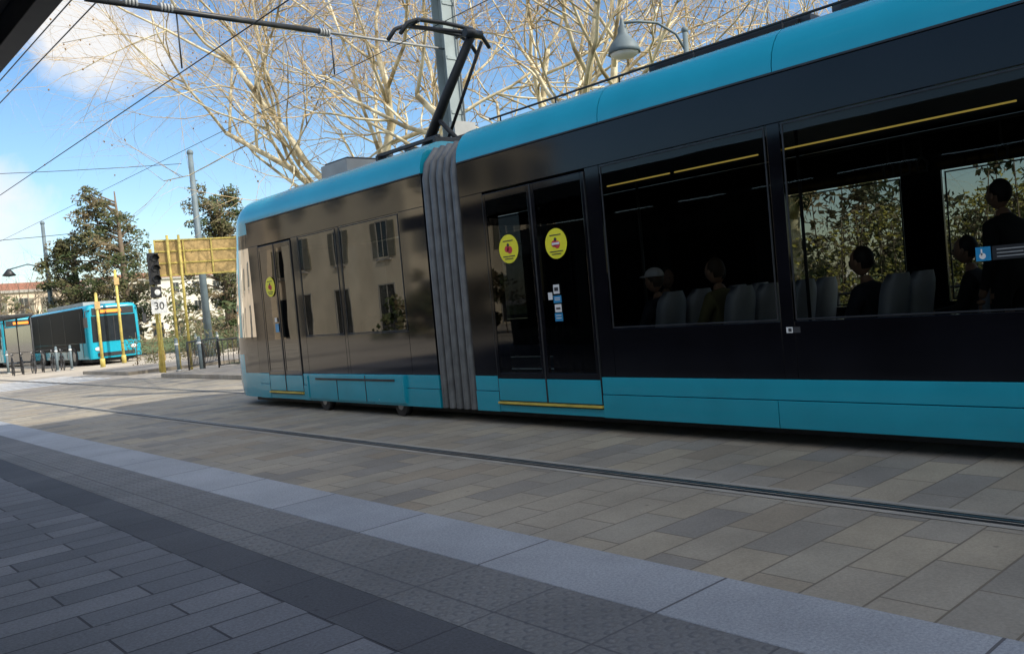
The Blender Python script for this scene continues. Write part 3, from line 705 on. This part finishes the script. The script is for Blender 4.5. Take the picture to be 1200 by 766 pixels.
def leaves(b,c,rad,n,size,k,rnd):
    for _ in range(n):
        while True:
            d=Vector((rnd.uniform(-1,1),rnd.uniform(-1,1),rnd.uniform(-1,1)))
            if d.length<1: break
        p=Vector(c)+Vector((d.x*rad[0],d.y*rad[1],d.z*rad[2])); u=Vector((rnd.gauss(0,1),rnd.gauss(0,1),rnd.gauss(0,1))).normalized(); w=u.orthogonal().normalized(); s=size*rnd.uniform(.6,1.3)
        b.quad([p-u*s,p+w*s*.5,p+u*s,p-w*s*.5],k)
def evergreen(name,x,y,h,w,seed,k='leaf',k2='leaf3',n=210):
    rnd=random.Random(seed); e=empty(name,(x,y,0)); b=MB(); b.tube([(0,0,0),(.1,0,h*.5),(0,0,h*.93)],[.32,.2,.04],8,'dbark')
    tops=[(rnd.uniform(-.5,.5)*w,rnd.uniform(-.5,.5)*w,h*rnd.uniform(.78,1)) for _ in range(4)]
    for i in range(n):
        tx,ty,th_=tops[i%4]; t=rnd.random()**.85; z=th_*(.12+.88*t); R=w*.72*(max(0,math.sin(math.pi*min(1,.22+t*.80))))**.7+.15; a=rnd.uniform(0,6.28); q=R*(rnd.random()**.4)
        q*=1+.25*math.sin(a*3+seed+t*9); c=(tx*(.4+.6*t)+q*math.cos(a),ty*(.4+.6*t)+q*math.sin(a),z+rnd.uniform(-.3,.3))
        if rnd.random()<.4: b.tube([(0,0,max(0,z-.8)),(c[0]*.6,c[1]*.6,z-.3),c],[.06,.04,.015],4,'dbark')
        s=rnd.uniform(.3,.75); leaves(b,c,(s,s,s*.6),55,.12,k if rnd.random()<.8 else k2,rnd)
    b.obj("crown",e)
evergreen("evergreen_tree",18.2,57,11.2,3.3,1,n=240); evergreen("evergreen_tree",16.2,60,8.6,2.6,4,n=130); evergreen("evergreen_tree",21.8,50,9.6,2.3,5); evergreen("evergreen_tree",24.5,52,8.4,2.4,9,n=150)
T3=gen_tree(21,2.0,.25,4,3.3,(4,4,4,4),'dbark','dbark',False); o3=T3.obj("bare_tree",None,(17.2,72,0))
inst(o3,14.0,74,1,1.0,"bare_tree"); inst(o3,20,75,2,1.1,"bare_tree"); inst(o3,34,60,3,1.1,"bare_tree"); inst(o3,11.5,82,3,.9,"bare_tree")
def hedge(name,x0,y0,x1,y1,w,h,seed,k='leaf2',k2='leaf3',n=110,sz=.06):
    rnd=random.Random(seed); b=MB()
    for i in range(n):
        t=rnd.random(); x=x0+(x1-x0)*t+rnd.uniform(-w,w); y=y0+(y1-y0)*t+rnd.uniform(-w,w); hh=h*(.75+.25*math.sin(t*17+seed)*math.sin(t*7)); z=rnd.uniform(.1,hh)
        s=rnd.uniform(.35,.75); leaves(b,(x,y,z),(s,s,s*.8),60,sz,k if rnd.random()<.75 else k2,rnd)
        if rnd.random()<.3: b.tube([(x,y,0),(x+rnd.uniform(-.3,.3),y+rnd.uniform(-.3,.3),z+.5)],[.03,.01],4,'dbark')
    return b.obj(name)
hedge("hedge",19.5,2,19.5,16,.9,3.6,3,n=260); hedge("hedge",26,0,26,24,1.5,6.5,6,'leaf','leaf3',n=240,sz=.15)
hedge("hedge",-11,8,-11,36,1.0,4.0,12,'leaf','leaf3',n=130,sz=.16)  # unseen dark row, added as something dim for the rear car to reflect
hedge("shrub",12.5,37.5,24,36,.6,1.6,5,'leaf',n=90); hedge("shrub",17,45,30,44,1,2.2,8,'leaf',n=100)
rnd=random.Random(5); b=MB()
for i in range(360):
    t=rnd.random(); a=math.radians(8+80*t); R=rnd.uniform(95,125); hh=(5+2*math.sin(t*60)) if t<.25 else 9+4*math.sin(t*23)+3*math.sin(t*51)
    s=rnd.uniform(1.0,2.2); leaves(b,(R*math.sin(a),R*math.cos(a),rnd.uniform(.5,max(2,hh))),(s,s,s*.8),26,.36,'leaf3' if rnd.random()<.6 else 'leaf',rnd)
b.obj("background_trees")
# ------------------------------------------------------------------ light
SAZ=159.6; SEL=40
sd=Vector((math.sin(math.radians(SAZ))*math.cos(math.radians(SEL)),math.cos(math.radians(SAZ))*math.cos(math.radians(SEL)),math.sin(math.radians(SEL))))
su=bpy.data.lights.new("sun",'SUN'); su.energy=5.0; su.angle=math.radians(.5); su.color=(1,.93,.80); so=bpy.data.objects.new("sun",su); COL.objects.link(so); so.rotation_euler=sd.to_track_quat('Z','Y').to_euler(); so.location=(0,0,50)
w=bpy.data.worlds.new("World"); sc.world=w; w.use_nodes=True; nt=w.node_tree; bg=nt.nodes["Background"]
sky=N(nt,"ShaderNodeTexSky",sky_type='NISHITA'); sky.sun_disc=False; sky.sun_elevation=math.radians(SEL); sky.sun_rotation=math.radians(SAZ); sky.air_density=1.0; sky.dust_density=.6; sky.ozone_density=1.8
tc=N(nt,"ShaderNodeTexCoord")
hs=N(nt,"ShaderNodeHueSaturation"); hs.inputs["Saturation"].default_value=1.2; hs.inputs["Value"].default_value=1.25; L(nt,sky.outputs[0],hs.inputs["Color"])
def cdir(az,t): return Vector((math.sin(math.radians(az)),math.cos(math.radians(az)),t)).normalized()
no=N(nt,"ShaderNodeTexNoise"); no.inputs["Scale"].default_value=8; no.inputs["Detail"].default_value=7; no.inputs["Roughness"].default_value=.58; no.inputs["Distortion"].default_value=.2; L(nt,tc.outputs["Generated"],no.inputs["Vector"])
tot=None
for az,t,rad,amt in ((17,.315,.115,1.6),(20.5,.30,.08,1.3),(11,.10,.16,.75),(33,.15,.14,.7),(160,.9,1.25,1.7),(240,1.2,1.1,1.5),(90,1.6,.8,1.2)):  # large high clouds at the end are out of view, added for ambient light
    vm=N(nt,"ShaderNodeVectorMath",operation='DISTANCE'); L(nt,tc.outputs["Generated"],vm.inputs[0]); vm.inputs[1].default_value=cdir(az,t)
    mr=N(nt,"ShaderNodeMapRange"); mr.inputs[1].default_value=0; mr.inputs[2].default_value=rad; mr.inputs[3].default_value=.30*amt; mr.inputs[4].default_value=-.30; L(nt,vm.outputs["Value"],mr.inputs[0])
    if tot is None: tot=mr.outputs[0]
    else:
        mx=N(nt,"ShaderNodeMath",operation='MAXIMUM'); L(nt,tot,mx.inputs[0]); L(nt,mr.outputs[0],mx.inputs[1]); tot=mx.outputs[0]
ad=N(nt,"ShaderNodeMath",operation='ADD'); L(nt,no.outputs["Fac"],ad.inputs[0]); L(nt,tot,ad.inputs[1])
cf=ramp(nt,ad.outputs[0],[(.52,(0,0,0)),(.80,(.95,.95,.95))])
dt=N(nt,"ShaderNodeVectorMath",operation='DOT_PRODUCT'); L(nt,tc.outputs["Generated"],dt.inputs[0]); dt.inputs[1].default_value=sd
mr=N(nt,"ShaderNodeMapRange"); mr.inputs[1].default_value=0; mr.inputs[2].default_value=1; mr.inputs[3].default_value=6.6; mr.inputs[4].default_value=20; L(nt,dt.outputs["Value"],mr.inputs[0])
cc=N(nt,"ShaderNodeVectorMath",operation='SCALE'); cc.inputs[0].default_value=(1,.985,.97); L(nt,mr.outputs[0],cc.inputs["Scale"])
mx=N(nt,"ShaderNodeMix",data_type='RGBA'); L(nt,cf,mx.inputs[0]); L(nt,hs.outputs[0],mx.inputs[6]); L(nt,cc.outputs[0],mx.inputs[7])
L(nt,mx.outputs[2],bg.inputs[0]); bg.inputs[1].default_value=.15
# ------------------------------------------------------------------ camera
p=math.radians(1.93);r=math.radians(5.14);th=math.radians(41.6)
F=Vector((math.sin(th)*math.cos(p),math.cos(th)*math.cos(p),-math.sin(p))); R0=Vector((math.cos(th),-math.sin(th),0)); U0=R0.cross(F)
Rr=R0*math.cos(r)-U0*math.sin(r); Uu=R0*math.sin(r)+U0*math.cos(r)
cam=bpy.data.cameras.new("camera"); cam.lens=30.3; cam.sensor_width=36; cam.clip_end=3000; cam.clip_start=.05
co=bpy.data.objects.new("camera",cam); COL.objects.link(co)
m3=Matrix((Rr,Uu,-F)).transposed(); co.matrix_world=Matrix.Translation((0,0,1.5))@m3.to_4x4(); sc.camera=co
sc.view_settings.view_transform='Standard'; sc.view_settings.look='None'; sc.view_settings.exposure=0
